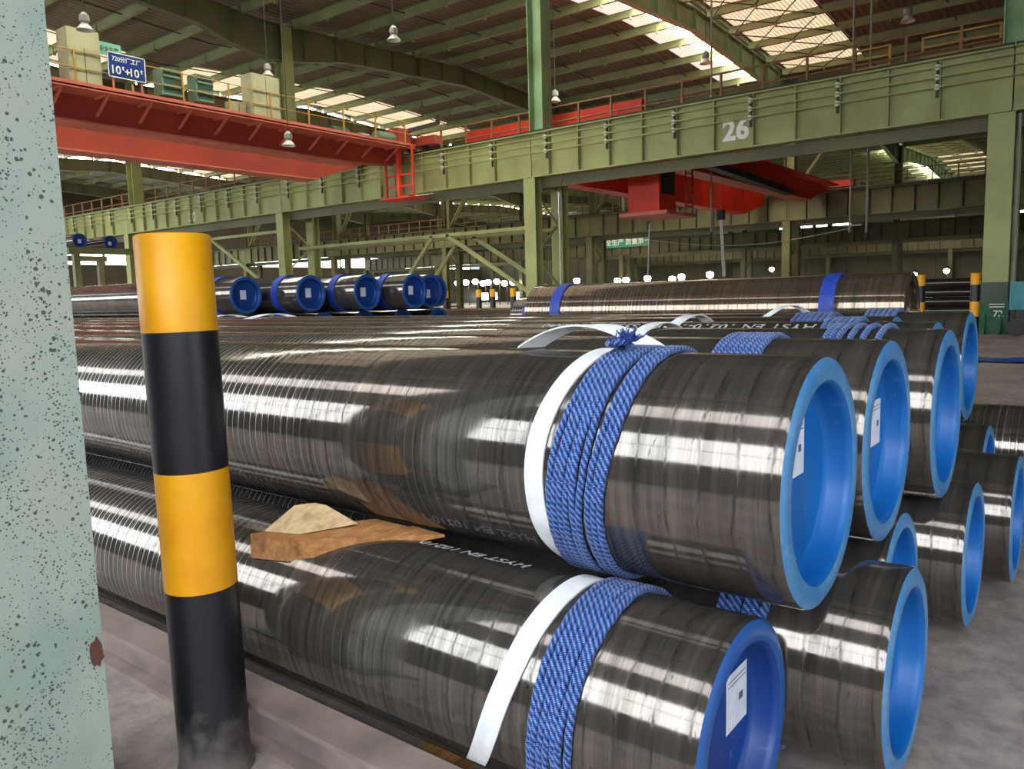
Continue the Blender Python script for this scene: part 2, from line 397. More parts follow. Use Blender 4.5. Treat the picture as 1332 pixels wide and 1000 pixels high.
# rafters: haunched I sections along Y
def rafter(a, b, x):
    m = MB(); c = (a+b)/2; W = b-a
    bot = [(a,14.7),(a+2.2,15.0),(a+.16*W,15.6),(c,16.3),(b-.16*W,15.6),(b-2.2,15.0),(b,14.7)]
    top = [(b,16.6),(c,17.45),(a,16.6)]
    m.prism(bot+top, x-.03, x+.03)
    for p, q in zip(bot, bot[1:]): m.bar((x,*p), (x,*q), .42, .06)
    for p, q in zip(top, top[1:]): m.bar((x,*p), (x,*q), .42, .06)
    n = int(W/2.3)
    for i in range(1, n):
        y = a + W*i/n
        for (p, q) in zip(bot, bot[1:]):
            if p[0] <= y <= q[0]: zb = p[1]+(q[1]-p[1])*(y-p[0])/(q[0]-p[0])
        zt = 16.6+.85*(1-abs(y-c)/(W/2)); m.box(x-.2, x+.2, y-.02, y+.02, zb, zt)
    return m
for si, (a, b) in enumerate(zip(ROWS, ROWS[1:])):
    for x in XC_ALL:
        if si == 0 and x > -19: continue
        rafter(a, b, x).build('rafter', M['mint'] if abs(x-XC[1]) < .1 else M['rafter'], ceiling)

# walls
def wall_panels(m, spec):
    for s in spec: m.box(*s)
    return m
# behind the camera: a long band of windows
wf = MB().box(XL, XR, -7.2, -7.0, 0, 3.7).box(XL, XR, -7.2, -7.0, 8.4, 13.4)
struct(wf.build('wall_front', M['wall']))
wi = struct(put('window_1', None, None, (0,0,0)))
x = XL; n = 0
pane = box(0, 2.86, -7.14, -7.11, 3.7, 8.4).mesh('pane', M['glass_side'])
fm = MB().box(0, .07, -7.2, -7.02, 3.7, 8.4).box(0, 2.91, -7.18, -7.05, 6.02, 6.09).mesh('window_frame', M['dark'])
while x < XR - 1:
    put('pane', pane, wi, (x,0,0)); put('window_frame', fm, wi, (x,0,0)); x += 2.91
wa = struct(put('window_2', None, None, (0,0,0)))
pane2 = box(.1, 5.7, -6.3, -3.3, 13.24, 13.28).mesh('pane', M['glass_aisle'])
x = XL
while x < XR - 5: put('pane', pane2, wa, (x,0,0)); x += 5.79
# far left end wall with window strips
wl = MB().box(XL-.2, XL, -7.2, 134.2, 0, 7.2).box(XL-.2, XL, -7.2, 134.2, 9.0, 18)
struct(wl.build('wall_left', M['wall']))
wlw = struct(put('window_3', None, None, (0,0,0)))
pw = box(XL-.12, XL-.08, 0, 5.7, 7.2, 9.0).mesh('pane', M['glass_far']); y = -7
pf = box(XL-.2, XL+.05, 5.7, 6.0, 7.2, 9.0).mesh('window_frame', M['green_far'])
while y < 130: put('pane', pw, wlw, (0,y,0)); put('window_frame', pf, wlw, (0,y,0)); y += 6
# back wall
wb = MB().box(XL, XR, 134, 134.2, 0, .5).box(XL, XR, 134, 134.2, 2.0, 10.2).box(XL, XR, 134, 134.2, 11.4, 18)
for i in range(40): wb.box(XL+i*3.2, XL+i*3.2+.12, 133.9, 134, 0, 10.2)
struct(wb.build('wall_back', M['wall']))
wbw = struct(put('window_4', None, None, (0,0,0)))
pb = box(0, 5.4, 134.08, 134.12, 10.2, 11.4).mesh('pane', M['glass_far']); pb2 = box(0, 2.2, 134.08, 134.12, .5, 2.0).mesh('pane', M['glass_far'])
blank = box(0, 3.2, 134.0, 134.2, .5, 2.0).mesh('window_frame', M['wall'])
bl2 = box(5.4, 6, 134.0, 134.2, 10.2, 11.4).mesh('window_frame', M['wall'])
bl3 = box(0, 6, 134.0, 134.2, 10.2, 11.4).mesh('window_frame', M['wall'])
x = XL; i = 0
while x < XR:
    if i % 5 in (1,2) and x > -70: put('pane', pb, wbw, (x,0,0)); put('window_frame', bl2, wbw, (x,0,0))
    else: put('window_frame', bl3, wbw, (x,0,0))
    x += 6; i += 1
x = XL; i = 0
while x < XR:
    if x < -60 and i % 3 != 2: put('pane', pb2, wbw, (x,0,0)); put('window_frame', box(2.2,3.2,134.0,134.2,.5,2.0).mesh('window_frame', M['wall']), wbw, (x,0,0))
    else: put('window_frame', blank, wbw, (x,0,0))
    x += 3.2; i += 1
# right end: gateway open to the sky
wr = MB().box(XR, XR+.2, -7.2, -1.5, 0, 18).box(XR, XR+.2, 13, 134.2, 0, 18).box(XR, XR+.2, -1.5, 13, 7.5, 18)
struct(wr.build('wall_right', M['wall']))
gl = bpy.data.lights.new('gateway daylight', 'AREA'); gl.shape = 'RECTANGLE'; gl.size = 14; gl.size_y = 7; gl.energy = L_GATE*math.pi*14*7*.6; gl.color = (.93,.97,1)
go = bpy.data.objects.new('gateway_daylight', gl); col.objects.link(go); go.location = (XR+.1, 5.7, 3.8); go.rotation_euler = (0, math.radians(90), 0)

# ------------------------------------------------------------------ columns
ORD = ['first','second','third','fourth','fifth','sixth','seventh','eighth']
ROWN = ['', 'along the nearest runway', 'along the second runway back', 'along the third runway back', 'by the back wall']
def column(x, y, r, k):
    first = (r == 1 and k == 0)
    lab = f'green laced steel column, {ORD[k]} from the photo\'s right edge {ROWN[r]}'
    if first: lab = 'tall pale green column with dark green base near the photo\'s right edge'
    if r == 1 and k == 1: lab = 'pale green laced column in the middle carrying the numbered girder'
    t = thing('building_column', lab, 'column', (x,y,0), 'crane hall columns')
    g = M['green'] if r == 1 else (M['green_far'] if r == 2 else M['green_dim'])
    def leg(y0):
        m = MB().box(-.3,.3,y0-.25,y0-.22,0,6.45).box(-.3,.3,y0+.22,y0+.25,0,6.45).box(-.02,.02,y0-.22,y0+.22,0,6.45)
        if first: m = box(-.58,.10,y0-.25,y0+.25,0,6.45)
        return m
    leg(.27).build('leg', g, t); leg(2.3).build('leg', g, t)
    lz = [.6 + 1.35*i for i in range(5)]
    for i, z in enumerate(lz):
        a, b = (.5, 2.05) if i % 2 == 0 else (2.05, .5)
        MB().bar((0,a,z),(0,b,z+1.25),.08).build('lacing_bar', g, t)
    for z in (.5, 6.2): MB().bar((0,.5,z),(0,2.05,z),.1,.14).build('lacing_bar', g, t)
    MB().box(-.36,.36,-.12,.12,6.45,8.4).build('girder_seat', g, t, loc=(0,1.0,0))
    uc = MB().box(-.36,-.32,.62,1.32,6.3,16.6).box(.32,.36,.62,1.32,6.3,16.6).box(-.32,.32,.94,1.0,6.3,16.6)
    uc.build('upper_column', M['mint'] if r == 1 and k in (0,1) else g, t)
    if r == 2:
        for dy in (.8, 1.15): MB().bar((.3,dy,8.6),(4.6,dy,14.4),.16).build('knee_brace', g, t)
    if r == 1 and k == 0:
        box(-.62,.14,0.0,.55,0,.95).build('base', M['darkgreen'], t, loc=(0,-.02,0))
        for sx in (-.45,-.05): MB().prism([(-.28,0),(0,0),(0,.7)], sx-.02, sx+.02).build('base_gusset', M['darkgreen'], t)
        box(-.59,.11,.005,.5,.95,1.55).build('painted_band', M['greyband'], t, loc=(0,-.005,0))
        for zz in (.80,.88): box(-.36,.04,-.03,-.022,zz,zz+.03).build('stencil_line', M['white'], t)
        MB().rod((.2,.2,.2),(.2,.2,6.4),.05,8).build('conduit', M['lampgrey'], t)
    else: box(-.45,.45,0,2.6,0,.25).build('base', g, t)
    return t
columns = {}
for r in (1,2,3,4):
    for k, x in enumerate(XC): columns[r,k] = column(x, ROWS[r], r, k)

# text as mesh
def text_mesh(body, size, name='lettering', bold=.018):
    c = bpy.data.curves.new(name, 'FONT'); c.body = body; c.size = size; c.align_x = 'LEFT'; c.resolution_u = 3; c.offset = size*bold
    o = bpy.data.objects.new(name, c); col.objects.link(o)
    dg = bpy.context.evaluated_depsgraph_get(); dg.update()
    me = bpy.data.meshes.new_from_object(o.evaluated_get(dg)); bpy.data.objects.remove(o); bpy.data.curves.remove(c)
    return me
def flat_text(body, size, m, parent, loc, rot=(math.pi/2,0,0), name='lettering', center=True, bold=.018):
    me = text_mesh(body, size, name, bold); me.materials.clear(); me.materials.append(m)
    if center and len(me.vertices):
        xs = [v.co.x for v in me.vertices]; ys = [v.co.y for v in me.vertices]; cx, cy = (min(xs)+max(xs))/2, (min(ys)+max(ys))/2
        for v in me.vertices: v.co.x -= cx; v.co.y -= cy
    return put(name, me, parent, loc, rot)
flat_text('72', .26, M['white'], columns[1,0], (-.12,-.03,.62), name='stencil_number')

# runway girders, one per bay and row
GZ0, GZ1 = 6.47, 8.31
def girder(r, k):
    xa, xb = XC_ALL[k], XC_ALL[k+1]; L = xa-xb; y = ROWS[r]
    nm = {1: 'nearest', 2: 'second', 3: 'third', 4: 'rearmost'}[r]
    lab = f'green plate girder of the {nm} crane runway, {ORD[k]} bay counted from the photo\'s right'
    if r == 1 and k == 1: lab = 'long green runway girder with the painted number 26'
    t = thing('runway_girder', lab, 'girder', (xb, y, 0), 'crane runway girders')
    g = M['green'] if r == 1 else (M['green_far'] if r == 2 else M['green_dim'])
    box(0.02, L-.02, .22, .26, GZ0, GZ1).build('web', g, t)
    box(0.02, L-.02, 0, .5, GZ1-.05, GZ1).build('top_flange', g, t)
    box(0.02, L-.02, 0.03, .47, GZ0, GZ0+.05).build('bottom_flange', g, t)
    box(0.02, L-.02, .5, 2.3, GZ0-.1, GZ0-.02).build('walkway_plate', M['rafter'], t)
    box(0.02, L-.02, .52, .6, GZ0-.42, GZ0-.1).build('walkway_edge', M['rafter'], t)
    stf = box(-.03,.03,.05,.22,GZ0+.05,GZ1-.05).mesh('stiffener', M['dark'] if r > 1 else M['green'])
    n = 12
    for i in range(1, n): put('stiffener', stf, t, (L*i/n - (.45 if r == 1 else 0),0,0))
    box(.02, L-.02, .21, .29, GZ1, GZ1+.12).build('crane_rail', M['dark'], t)
    box(.45, L-.45, .5, 2.5, GZ1-.05, GZ1-.005).build('walkway_deck', M['rafter'], t)
    box(.45, L-.45, 2.2, 2.28, GZ1-.005, GZ1+.12).build('crane_rail', M['dark'], t)
    if r == 1:
        ins = MB().rod((0,-.02,0),(0,-.14,0),.06,8).rod((0,-.06,0),(0,-.08,0),.09,8).mesh('insulator', M['white'])
        br = MB().box(-.04,.04,0,.06,-.95,.1).mesh('bracket', M['dark'])
        for i in range(0, n, 2):
            xx = L*(i+.5)/n + .22; put('bracket', br, t, (xx,0,GZ1-.2))
            for j in range(3): put('insulator', ins, t, (xx,0,GZ1-.28-.29*j))
        for j in range(3): box(.02,L-.02,-.16,-.12,GZ1-.31-.29*j,GZ1-.26-.29*j).build('conductor_bar', M['green'], t)
        if k == 1:
            p = at(957, 168, Y=y+.21); flat_text('26', .98, M['white'], t, (p.x-xb,.21,p.z), name='stencil_number', bold=.035)
        if k == 4:
            p = at(250, 282, Y=y+.21); flat_text('30', .8, M['white'], t, (p.x-xb,.21,p.z), name='stencil_number')
        # knee haunches below the girder ends
        for xx, s in ((.3,1),(L-.3,-1)):
            MB().prism([(xx,GZ0),(xx+s*3.0,GZ0),(xx,GZ0-.5)], .55, .65, 'xz').build('knee_plate', M['dark'], t)
    return t
girders = {}
for r in (1,2,3,4):
    for k in range(len(XC_ALL)-1):
        if r == 4 and k > 4: continue
        girders[r,k] = girder(r, k)
t = thing('runway_girder', 'runway girder overhead on top of the speckled near column', 'girder', (-60,.2,0), 'crane runway girders')
box(0, 74, .22, .26, GZ0, GZ1).build('web', M['green_far'], t); box(0, 74, 0, .5, GZ1-.05, GZ1).build('top_flange', M['green_far'], t); box(0, 74, 0, .5, GZ0, GZ0+.05).build('bottom_flange', M['green_far'], t)

# railings on runway
def railing(r, k, mt, lab, h=1.25, yy=1.55, gap=1.45):
    xa, xb = XC_ALL[k], XC_ALL[k+1]; L = xa-xb
    t = thing('guard_railing', lab, 'railing', (xb, ROWS[r]+yy, GZ1), 'runway guard railings')
    n = int(L/gap); pst = box(-.04,.04,-.04,.04,0,h).mesh('post', mt)
    for i in range(n+1): put('post', pst, t, (L*i/n,0,0))
    for z in (h*.5, h): MB().rod((0,0,z),(L,0,z),.035,6).build('rail', mt, t)
    return t
for k in range(5):
    railing(1, k, M['rustrail'], f'rusty guard railing on top of the nearest runway, {ORD[k]} bay from the photo\'s right')
for k in range(1, 6):
    railing(2, k, M['rustrail'], f'thin dark guard railing on the second runway back, {ORD[k]} bay from the photo\'s right')
# yellow maintenance rail frames
for (px, py, lab) in ((1135,78,'ochre railing frame above the girder between the two end brackets'), (1225,62,'taller ochre railing frame beside the green upper column'), (1276,40,'ochre railing frame partly behind the green upper column')):
    p = at(px, py, Y=29.6); t = thing('platform_railing', lab, 'railing', (p.x, 29.6, GZ1+.3), 'ochre platform railings')
    for dx in (-.55, .55): box(dx-.04,dx+.04,-.04,.04,-.3,.95).build('post', M['yellowrail'], t)
    for z in (.3, .62, .92): box(-.55,.55,-.03,.03,z-.03,z+.03).build('rail', M['yellowrail'], t)

# column bracing (nearest runway)
def brace(pts, lab, wd=.16):
    t = thing('column_brace', lab, 'brace', (0,0,0), 'column braces')
    for p, q in pts: MB().bar(p, q, wd).build('brace_bar', M['green'], t)
yb = 28.6
def P(x, y, Y=yb): return at(x, y, Y=Y)
xa, xb = XC[1]-.3, XC[2]+.3
zt = 4.5; xm = (xa+xb)/2+2
brace([((xb,yb,zt),(xa,yb,zt)), ((xm,yb,zt),(xm-4.2,yb,.1)), ((xm+.9,yb,zt),(xa,yb,1.3))], 'light green portal brace between the middle columns, front frame')
brace([((xb,yb+2,zt),(xa,yb+2,zt)), ((xm,yb+2,zt),(xm-4.2,yb+2,.1)), ((xm+.9,yb+2,zt),(xa,yb+2,1.3))], 'light green portal brace between the middle columns, rear frame')
xa, xb = XC[2]-.3, XC[3]+.3
brace([((xb,yb,5.6),(xa,yb,5.6)), (((xa+xb)/2,yb,5.6),(xb,yb,1.0)), (((xa+xb)/2,yb,5.6),(xa,yb,1.0))], 'dark green inverted V brace left of the bollard top')

# ------------------------------------------------------------------ near column and bollard
t = thing('steel_column', 'speckled grey green painted column close by at the left edge', 'column', (-2.33, 1.0, 0))
MB().prism([(-.62,-.70),(0,-.70),(0,0),(-.62,0)], 0, 6.45, 'xy').build('shaft', M['column'], t)
box(-.75,.1,-.8,.1,0,.04).build('base_plate', M['greyband'], t)
pr = at(128, 848, X=-2.33)
rp = MB(); n = 14; cy, cz = pr.y-1.0-.005, pr.z
random.seed(3); poly = [(min(0.0, cy+.018*math.cos(2*math.pi*i/n)*random.uniform(.7,1.3)), cz+.045*math.sin(2*math.pi*i/n)*random.uniform(.75,1.2)) for i in range(n)]
rp.prism(poly, .0005, .004); o = rp.build('rust_patch', paint('rust brown patch', (104,62,52), None), t)

def bollard_meshes(R, zs):
    out = []
    for i, (z0, z1) in enumerate(zip(zs, zs[1:])):
        last = i == len(zs)-2
        prof = [(z0, R), (z1, R)] if not last else [(z0, R), (z1-.006, R), (z1, R-.006), (z1, .001)]
        if i == 0: prof = [(0, R+.012), (.03, R+.006), (.06, R)] + [(z1, R)]
        out.append(MB().lathe(prof, 40, 'z').mesh('painted_band', M['yellow'] if i % 2 else M['black'], True, 50))
    return out
YB = 1.37
base = at(283, 1000, Y=YB); topc = at(224, 306, Y=YB); HB = topc.z; 
zb1 = at(262, 752, Y=YB).z; zb2 = at(250, 601, Y=YB).z; zb3 = at(238, 427, Y=YB).z
bm = bollard_meshes(.117, [0, zb1-.02, zb2-.02, zb3-.01, HB])
bx = at(281, 985, Y=YB).x; lean = math.atan2(topc.x-bx, HB)
def bollard(loc, lab, rot=None, meshes=bm, group='yellow and black bollards'):
    t = thing('bollard', lab, 'bollard', loc, group, rot)
    for m_ in meshes: put('painted_band', m_, t)
    return t
bollard((bx, YB, 0), 'tall yellow and black banded steel bollard beside the speckled column', (0, lean, 0))
for (px, Y, lab) in ((1197,24.5,'distant yellow and black bollard left of the dark green column base'), (1268,24.5,'distant yellow and black bollard right against the green column'),
                     (580,24,'distant yellow banded bollard near the blue pipe ends'), (623,25,'distant yellow bollard under the row of lamps'), (641,25.5,'distant yellow bollard between two others under the lamps'), (668,23,'distant yellow bollard beside the middle column')):
    p = at(px, 390, Y=Y); bollard((p.x, Y, 0), lab)

# ------------------------------------------------------------------ pipes
RU, RL = .36, .3236
ZU, ZL = CAM_Z-.5557, CAM_Z-1.2109
Y0, DY, YLO, DL = 2.2596, .7317, 1.9439, .6558
_pc = {}
def pipe_meshes(R, L, m, capm, hi=True):
    key = (R, L, m.name, capm.name, hi)
    if key in _pc: return _pc[key]
    n = 96 if hi else 40; Ri = R*.79
    sh = MB().lathe([(-L,Ri),(-L,R),(-.5*L,R),(-.25*L,R),(-.012,R),(-.004,R-.004)], n).mesh('shell', m, True, 30)
    rim = MB().lathe([(-.004,R-.004),(0.004,R-.018),(.006,R-.03),(.006,Ri+.02),(.003,Ri+.008)], n).mesh('rim', M['rimdark'] if capm == M['capdark'] else (M['rim'] if capm == M['cap'] else capm), True, 50)
    cap = MB().lathe([(.003,Ri+.008),(-.004,Ri),(-.02,Ri-.003),(-.062,Ri-.006),(-.076,Ri-.014),(-.080,Ri-.03),(-.080,Ri-.06),(-.078,Ri*.5),(-.078,.002)], n).mesh('end_cap', capm, True, 50)
    _pc[key] = (sh, rim, cap); return _pc[key]
def pipe(x, y, z, R, L, lab, group, m='pipe', capm='cap', tagpx=None, tagsz=(.1,.16), hi=True, roll=0.0):
    t = thing('steel_pipe', lab, 'pipe', (x,y,z), group, (roll,0,0))
    sh, rim, cap = pipe_meshes(R, L, M[m], M[capm], hi)
    put('shell', sh, t); put('rim', rim, t); c = put('end_cap', cap, t)
    if tagpx:
        if tagpx == 'mid': q = Vector((0, random.uniform(-.08,.02), random.uniform(-.06,.02)))
        else: p = at(*tagpx, X=x-.076); q = Vector((0, p.y-y, p.z-z))
        a, b = tagsz; pt = box(-.0765,-.075,q.y-a/2,q.y+a/2,q.z-b/2,q.z+b/2)
        pt.build('paper_tag', M['paper'], c)
        if hi:
            ik = MB()
            for zz in (.36,.28): ik.box(-.0749,-.0745,q.y-a*.42,q.y+a*.42,q.z+b*zz,q.z+b*zz+.003)
            ik.box(-.0749,-.0745,q.y+a*.1,q.y+a*.3,q.z-b*.1,q.z+b*.03)
            ik.build('print', M['ink'], c)
    return t
GA = 'upper row of the front pile'; GB = 'lower row of the front pile'
up_x = {'A':-.641,'B':-.628,'C':-.557,'D':-.718,'E':-1.061,'F':-.765}
upl = {'A':'front upper pipe with open blue end, nearest of the top row','B':'second upper pipe from the front with blue end and white tag','C':'third upper pipe from the front with blue rim','D':'fourth upper pipe from the front with white stencil writing','E':'fifth upper pipe from the front, set back so only its rim top shows','F':'rearmost upper pipe of the front pile with tall blue rim'}
PIPES = {}
for i, n in enumerate('ABCDEF'):
    y = Y0+i*DY
    if n == 'D': y -= .01
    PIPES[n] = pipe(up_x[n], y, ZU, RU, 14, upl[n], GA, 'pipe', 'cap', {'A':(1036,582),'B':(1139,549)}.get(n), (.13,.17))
lo = {'a':(-.743,YLO,'front lower pipe at the floor with paper tag in its deep blue end'),'b':(-.474,YLO+DL,'second lower pipe from the front with wide blue end'),'c':(-.626,YLO+2*DL,'third lower pipe, set back with only a blue arc of rim showing'),
      'd':(-.463,YLO+3*DL+.02,'fourth lower pipe with full blue end above the bare floor'),'e':(-.362,YLO+4*DL+.08,'fifth lower pipe with blue end at the photo\'s right edge'),'f':(-.60,5.58,'sixth lower pipe, small blue arc under the rearmost upper pipe'),'g':(1.6,6.55,'seventh lower pipe running out of the photo at the right')}
for n, (x, y, lab) in lo.items():
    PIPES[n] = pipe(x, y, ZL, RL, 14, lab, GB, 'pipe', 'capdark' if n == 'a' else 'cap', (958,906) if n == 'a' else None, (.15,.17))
# bearers under the pile
for i, x in enumerate((-1.75,-4.8,-8.2,-12.0)):
    tag(box(x-.08,x+.08,1.75,6.9,0,ZL-RL-.002).build('bearer_plank', M['wood']), f'flat timber bearer under the pipe pile, {ORD[i]} from the blue ends', 'plank', 'bearers under the pile')
# long brown pipe behind the pile on its own stack
pl = pipe(-1.44, 7.62, 1.36, .33, 4.0, 'short brown pipe lying highest behind the front pile with open end', 'pipes behind the pile', 'pipe_brown', 'pipe_brown')
for i, (y, x, lab) in enumerate(((7.3,-1.7,'lower pipe beneath the brown pipe and its timber packing, front one'),(8.0,-1.75,'lower pipe beneath the brown pipe and its timber packing, back one'))):
    pipe(x, y, ZL, RL, 4.4, lab, 'pipes behind the pile', 'pipe_brown', 'cap', hi=False)
for i, x in enumerate((-4.9,-2.2)):
    tag(box(x-.09,x+.09,7.0,8.4,ZL+RL+.001,1.029).build('timber_block', M['wood']), ('timber packing under the far end of the brown pipe','timber packing under the open end of the brown pipe')[i], 'timber', 'packing timbers')
pipe(-2.3, 9.2, 1.25, .30, 4.6, 'dark pipe with blue band just left of the brown pipe', 'pipes behind the pile', 'pipe', 'capdark', hi=False)
pipe(-2.9, 9.9, 1.40, .30, 4.1, 'brown pipe resting behind the short brown pipe', 'pipes behind the pile', 'pipe_brown', 'cap', hi=False)
for i, (x, y_, z_) in enumerate(((-6.2,9.2,.949),(-3.4,9.2,.949),(-6.0,9.9,1.099),(-3.9,9.9,1.099))):
    tag(box(x-.2,x+.2,y_-.3,y_+.3,0,z_).build('support_stand', M['dark']), f'dark support stand behind the brown pipe, {ORD[i]} from its far end', 'stand', 'support stands')

# left stack of pipes (three layers)
GS = 'pipes in the stack behind the bollard'
top = [(-11.95,8.0),(-11.2,8.8),(-10.64,9.6),(-10.25,10.4),(-10.62,11.2),(-11.2,12.0)]
for i, (x, y) in enumerate(top):
    pipe(x, y, 1.70, .3236, 12, f'blue capped pipe on top of the stack behind the bollard, {ORD[i]} from the bollard', GS, 'pipe', 'capdark', 'mid', (.12,.16), hi=False)
for i in range(5):
    pipe(-11.6+.2*i, 8.4+.8*i, 1.045, .3236, 12, f'blue capped pipe in the middle layer of the bollard stack, {ORD[i]} from the front', GS, 'pipe', 'capdark', hi=False)
for i in range(6):
    pipe(-11.8+.1*i, 8.0+.8*i, .39, .3236, 12, f'blue capped pipe in the bottom layer of the bollard stack, {ORD[i]} from the front', GS, 'pipe', 'capdark', hi=False)
for i, x in enumerate((-13.2,-17.5,-21.5)):
    tag(box(x-.08,x+.08,7.6,12.4,0,.0655).build('bearer_plank', M['wood']), f'timber bearer under the blue capped stack, {ORD[i]} from the blue ends', 'plank', 'bearers under the stack')
for i, x in enumerate((-2.3,-5.4)):
    tag(box(x-.08,x+.08,7.0,8.4,0,ZL-RL-.001).build('bearer_plank', M['wood']), ('timber bearer on the floor below the brown pipe, near its open end','timber bearer on the floor below the brown pipe, near its far end')[i], 'plank', 'bearers under the brown pipe')
# straps on that stack
def strap(x, y, z, R, wd, mt, lab, cat='strap', group=None, th=.006):
    t = MB().lathe([(-wd/2,R+.001),(-wd/2,R+th),(wd/2,R+th),(wd/2,R+.001)], 64)
    o = t.build('strap', mt, None, True, (x,y,z)); return tag(o, lab, cat, group)
for i, (x, y) in enumerate(top[:4]):
    strap(x-.62, y, 1.70, .3236, .17, M['bluepaint'], f'blue rope band round the top stack pipe, {ORD[i]} from the bollard', 'rope', 'blue bands on the stack', .02)
strap(-5.02, 7.62, 1.36, .33, .13, M['bluepaint'], 'blue band near the far end of the short brown pipe', 'strap', 'bands on the brown pipe', .012)
strap(-2.08, 7.62, 1.36, .33, .13, M['bluepaint'], 'blue band near the open end of the short brown pipe', 'strap', 'bands on the brown pipe', .014)
strap(-6.6, 9.2, 1.25, .30, .16, M['bluepaint'], 'blue band on the dark pipe left of the brown pipe', 'strap', 'bands on the brown pipe', .012)
strap(-6.45, 9.2, 1.25, .30, .06, M['sling'], 'white sling round the dark pipe left of the brown pipe', 'sling', None, .016)

# high rack with two pipes, far left
tk = thing('pipe_rack', 'tall green rack holding two pipes above head height, far left', 'rack', (-36,15,0))
for x in (-3,2.5):
    for y in (-.3,3.2): MB().box(x-.12,x+.12,y-.12,y+.12,0,3.7).build('post', M['green_far'], tk)
    MB().box(x-.12,x+.12,-.6,3.5,3.7,3.95).build('cross_beam', M['green_far'], tk)
p1 = at(104, 313, Y=15); p2 = at(144, 311, Y=16.5)
pipe(p1.x, 15, 4.25, .295, 10, 'blue capped pipe on the tall rack, nearer the left edge', 'pipes on the tall rack', 'pipe', 'capdark', 'mid', (.14,.16), hi=False)
pipe(p2.x, 16.5, 4.25, .295, 10, 'blue capped pipe on the tall rack, nearer the bollard', 'pipes on the tall rack', 'pipe', 'capdark', 'mid', (.14,.16), hi=False)
# dark pipes on the floor at the far right
for i in range(5):
    for j in range(2):
        z = .2+.34*i; o = MB().lathe([(-9,.13),(-9,.165),(0,.165),(0,.13)], 24).build('steel_tube', M['pipe_dark'], None, True, (-2.9-.2*j, 33.0+.36*j, z))
        tag(o, f'dark tube by the green column, {("front","back")[j]} side, {ORD[i]} up from the floor', 'tube', 'dark tubes by the green column')
for i, x in enumerate((-9.6,-4.2)):
    t = thing('tube_stand', ('dark stand at the far end of the dark tubes','dark stand at the near end of the dark tubes')[i], 'stand', (x,33,0), 'tube stands')
    for y in (-.25,.62): box(-.06,.06,y-.06,y+.06,0,1.75).build('post', M['dark'], t)
    box(-.06,.06,-.25,.62,0,.03).build('foot', M['dark'], t)
# mid floor pipes
k = 0
for (x, y, R, L, ln) in ((-9.0,15.5,.3236,9,'brown pipe low on the floor behind the blue capped stack'),(-9.4,16.3,.3236,9,'second brown pipe low behind the blue capped stack'),(-8.6,17.1,.3236,9,'third brown pipe low behind the blue capped stack')):
    pipe(x, y, R+.02, R, L, ln, 'low pipes in the middle', 'pipe_brown', 'capdark', hi=False)
    pipe(x+.3, y+.36, R*2.75, R, L, ln.replace('low on the floor','on the second layer').replace('low behind','on the second layer behind'), 'low pipes in the middle', 'pipe_brown', 'capdark', 'mid', hi=False)

# ------------------------------------------------------------------ ropes and slings
def ring(x, y, z, R, a0=0, a1=360, n=200, dx=lambda a: 0):
    pts = []
    for i in range(n + (0 if a1-a0 >= 360 else 1)):
        a = math.radians(a0+(a1-a0)*i/n); pts.append((x+dx(math.degrees(a)), y-math.cos(a)*R, z+math.sin(a)*R))
    return pts
def rope_wrap(px, xs, y, z, R, lab, d=.021, seg=300, strands=3, slant=.0, n=12):
    t = thing('rope_wrap', lab, 'rope', (px, y, z), 'blue ropes round the front pile')
    for i, x in enumerate(xs):
        ph = random.uniform(0, 6)
        f = lambda a, ph=ph: slant*math.sin(math.radians(a)) + .003*math.sin(math.radians(2*a)+ph) + (.0025*math.sin(math.radians(5*a)+ph))
        MB().tube(ring(x-px, 0, 0, R+d*.48, 0, 360, seg, f), d/2, n, True, strands, .075, .10).build('rope_turn', M['rope'], t, True, ang=80)
    return t
# A: eight turns, a gap after the fifth
xsA = [-1.328+.0205*i for i in range(6)] + [-1.188+.0205*i for i in range(3)]
wA = rope_wrap(-1.24, xsA, Y0, ZU, RU, 'thick wrap of blue braided rope round the front upper pipe', slant=.055, seg=420)
# frayed knot on top of A and tail
random.seed(11)
kn = MB(); kx, kz = 0.02, RU+.03
kn.tube([(kx-.02+.05*math.cos(a)*(.6), -.10+.05*math.sin(a), kz-.012+.004*a) for a in [i*.35 for i in range(22)]], .011, 10, False, 3, .06, .1)
kn.build('knot', M['rope'], wA, True, ang=80)
fr = MB()
for i in range(60):
    a = random.uniform(0, 2*math.pi); b = random.uniform(.15, 1.15); Lf = random.uniform(.025,.05)
    o_ = Vector((kx+random.uniform(-.03,.03), -.10+random.uniform(-.03,.03), kz+.01)); d_ = Vector((math.cos(a)*math.cos(b), math.sin(a)*math.cos(b), math.sin(b)))
    fr.rod(o_, o_+d_*Lf, .0035, 5, .002)
fr.build('frayed_end', paint('dark frayed blue fibre', (28,48,110), (50,80,160), scale=30), wA)
rope_wrap(-1.16, [-1.226+.0205*i for i in range(7)], YLO, ZL, RL, 'blue braided rope wrap round the front lower pipe', slant=.03, seg=380)
rope_wrap(-.9, [-.975+.028*i for i in range(6)], YLO+DL, ZL, RL, 'short blue rope wrap on the second lower pipe, under the front upper pipe', d=.028, seg=260)
rope_wrap(-1.13, [-1.215+.0235*i for i in range(8)], Y0+DY, ZU, RU, 'blue rope wrap over the second upper pipe', d=.023, seg=260, slant=.02)
rope_wrap(-.9, [-1.03,-1.005,-.975,-.925,-.875,-.815], Y0+2*DY, ZU, RU, 'loosely spaced blue rope turns over the third upper pipe', d=.026, seg=240, slant=.02)
rope_wrap(-1.15, [-1.25+.03*i for i in range(6)], Y0+3*DY-.01, ZU, RU, 'blue rope wrap over the fourth upper pipe by the stencil', d=.028, seg=200, slant=.02)
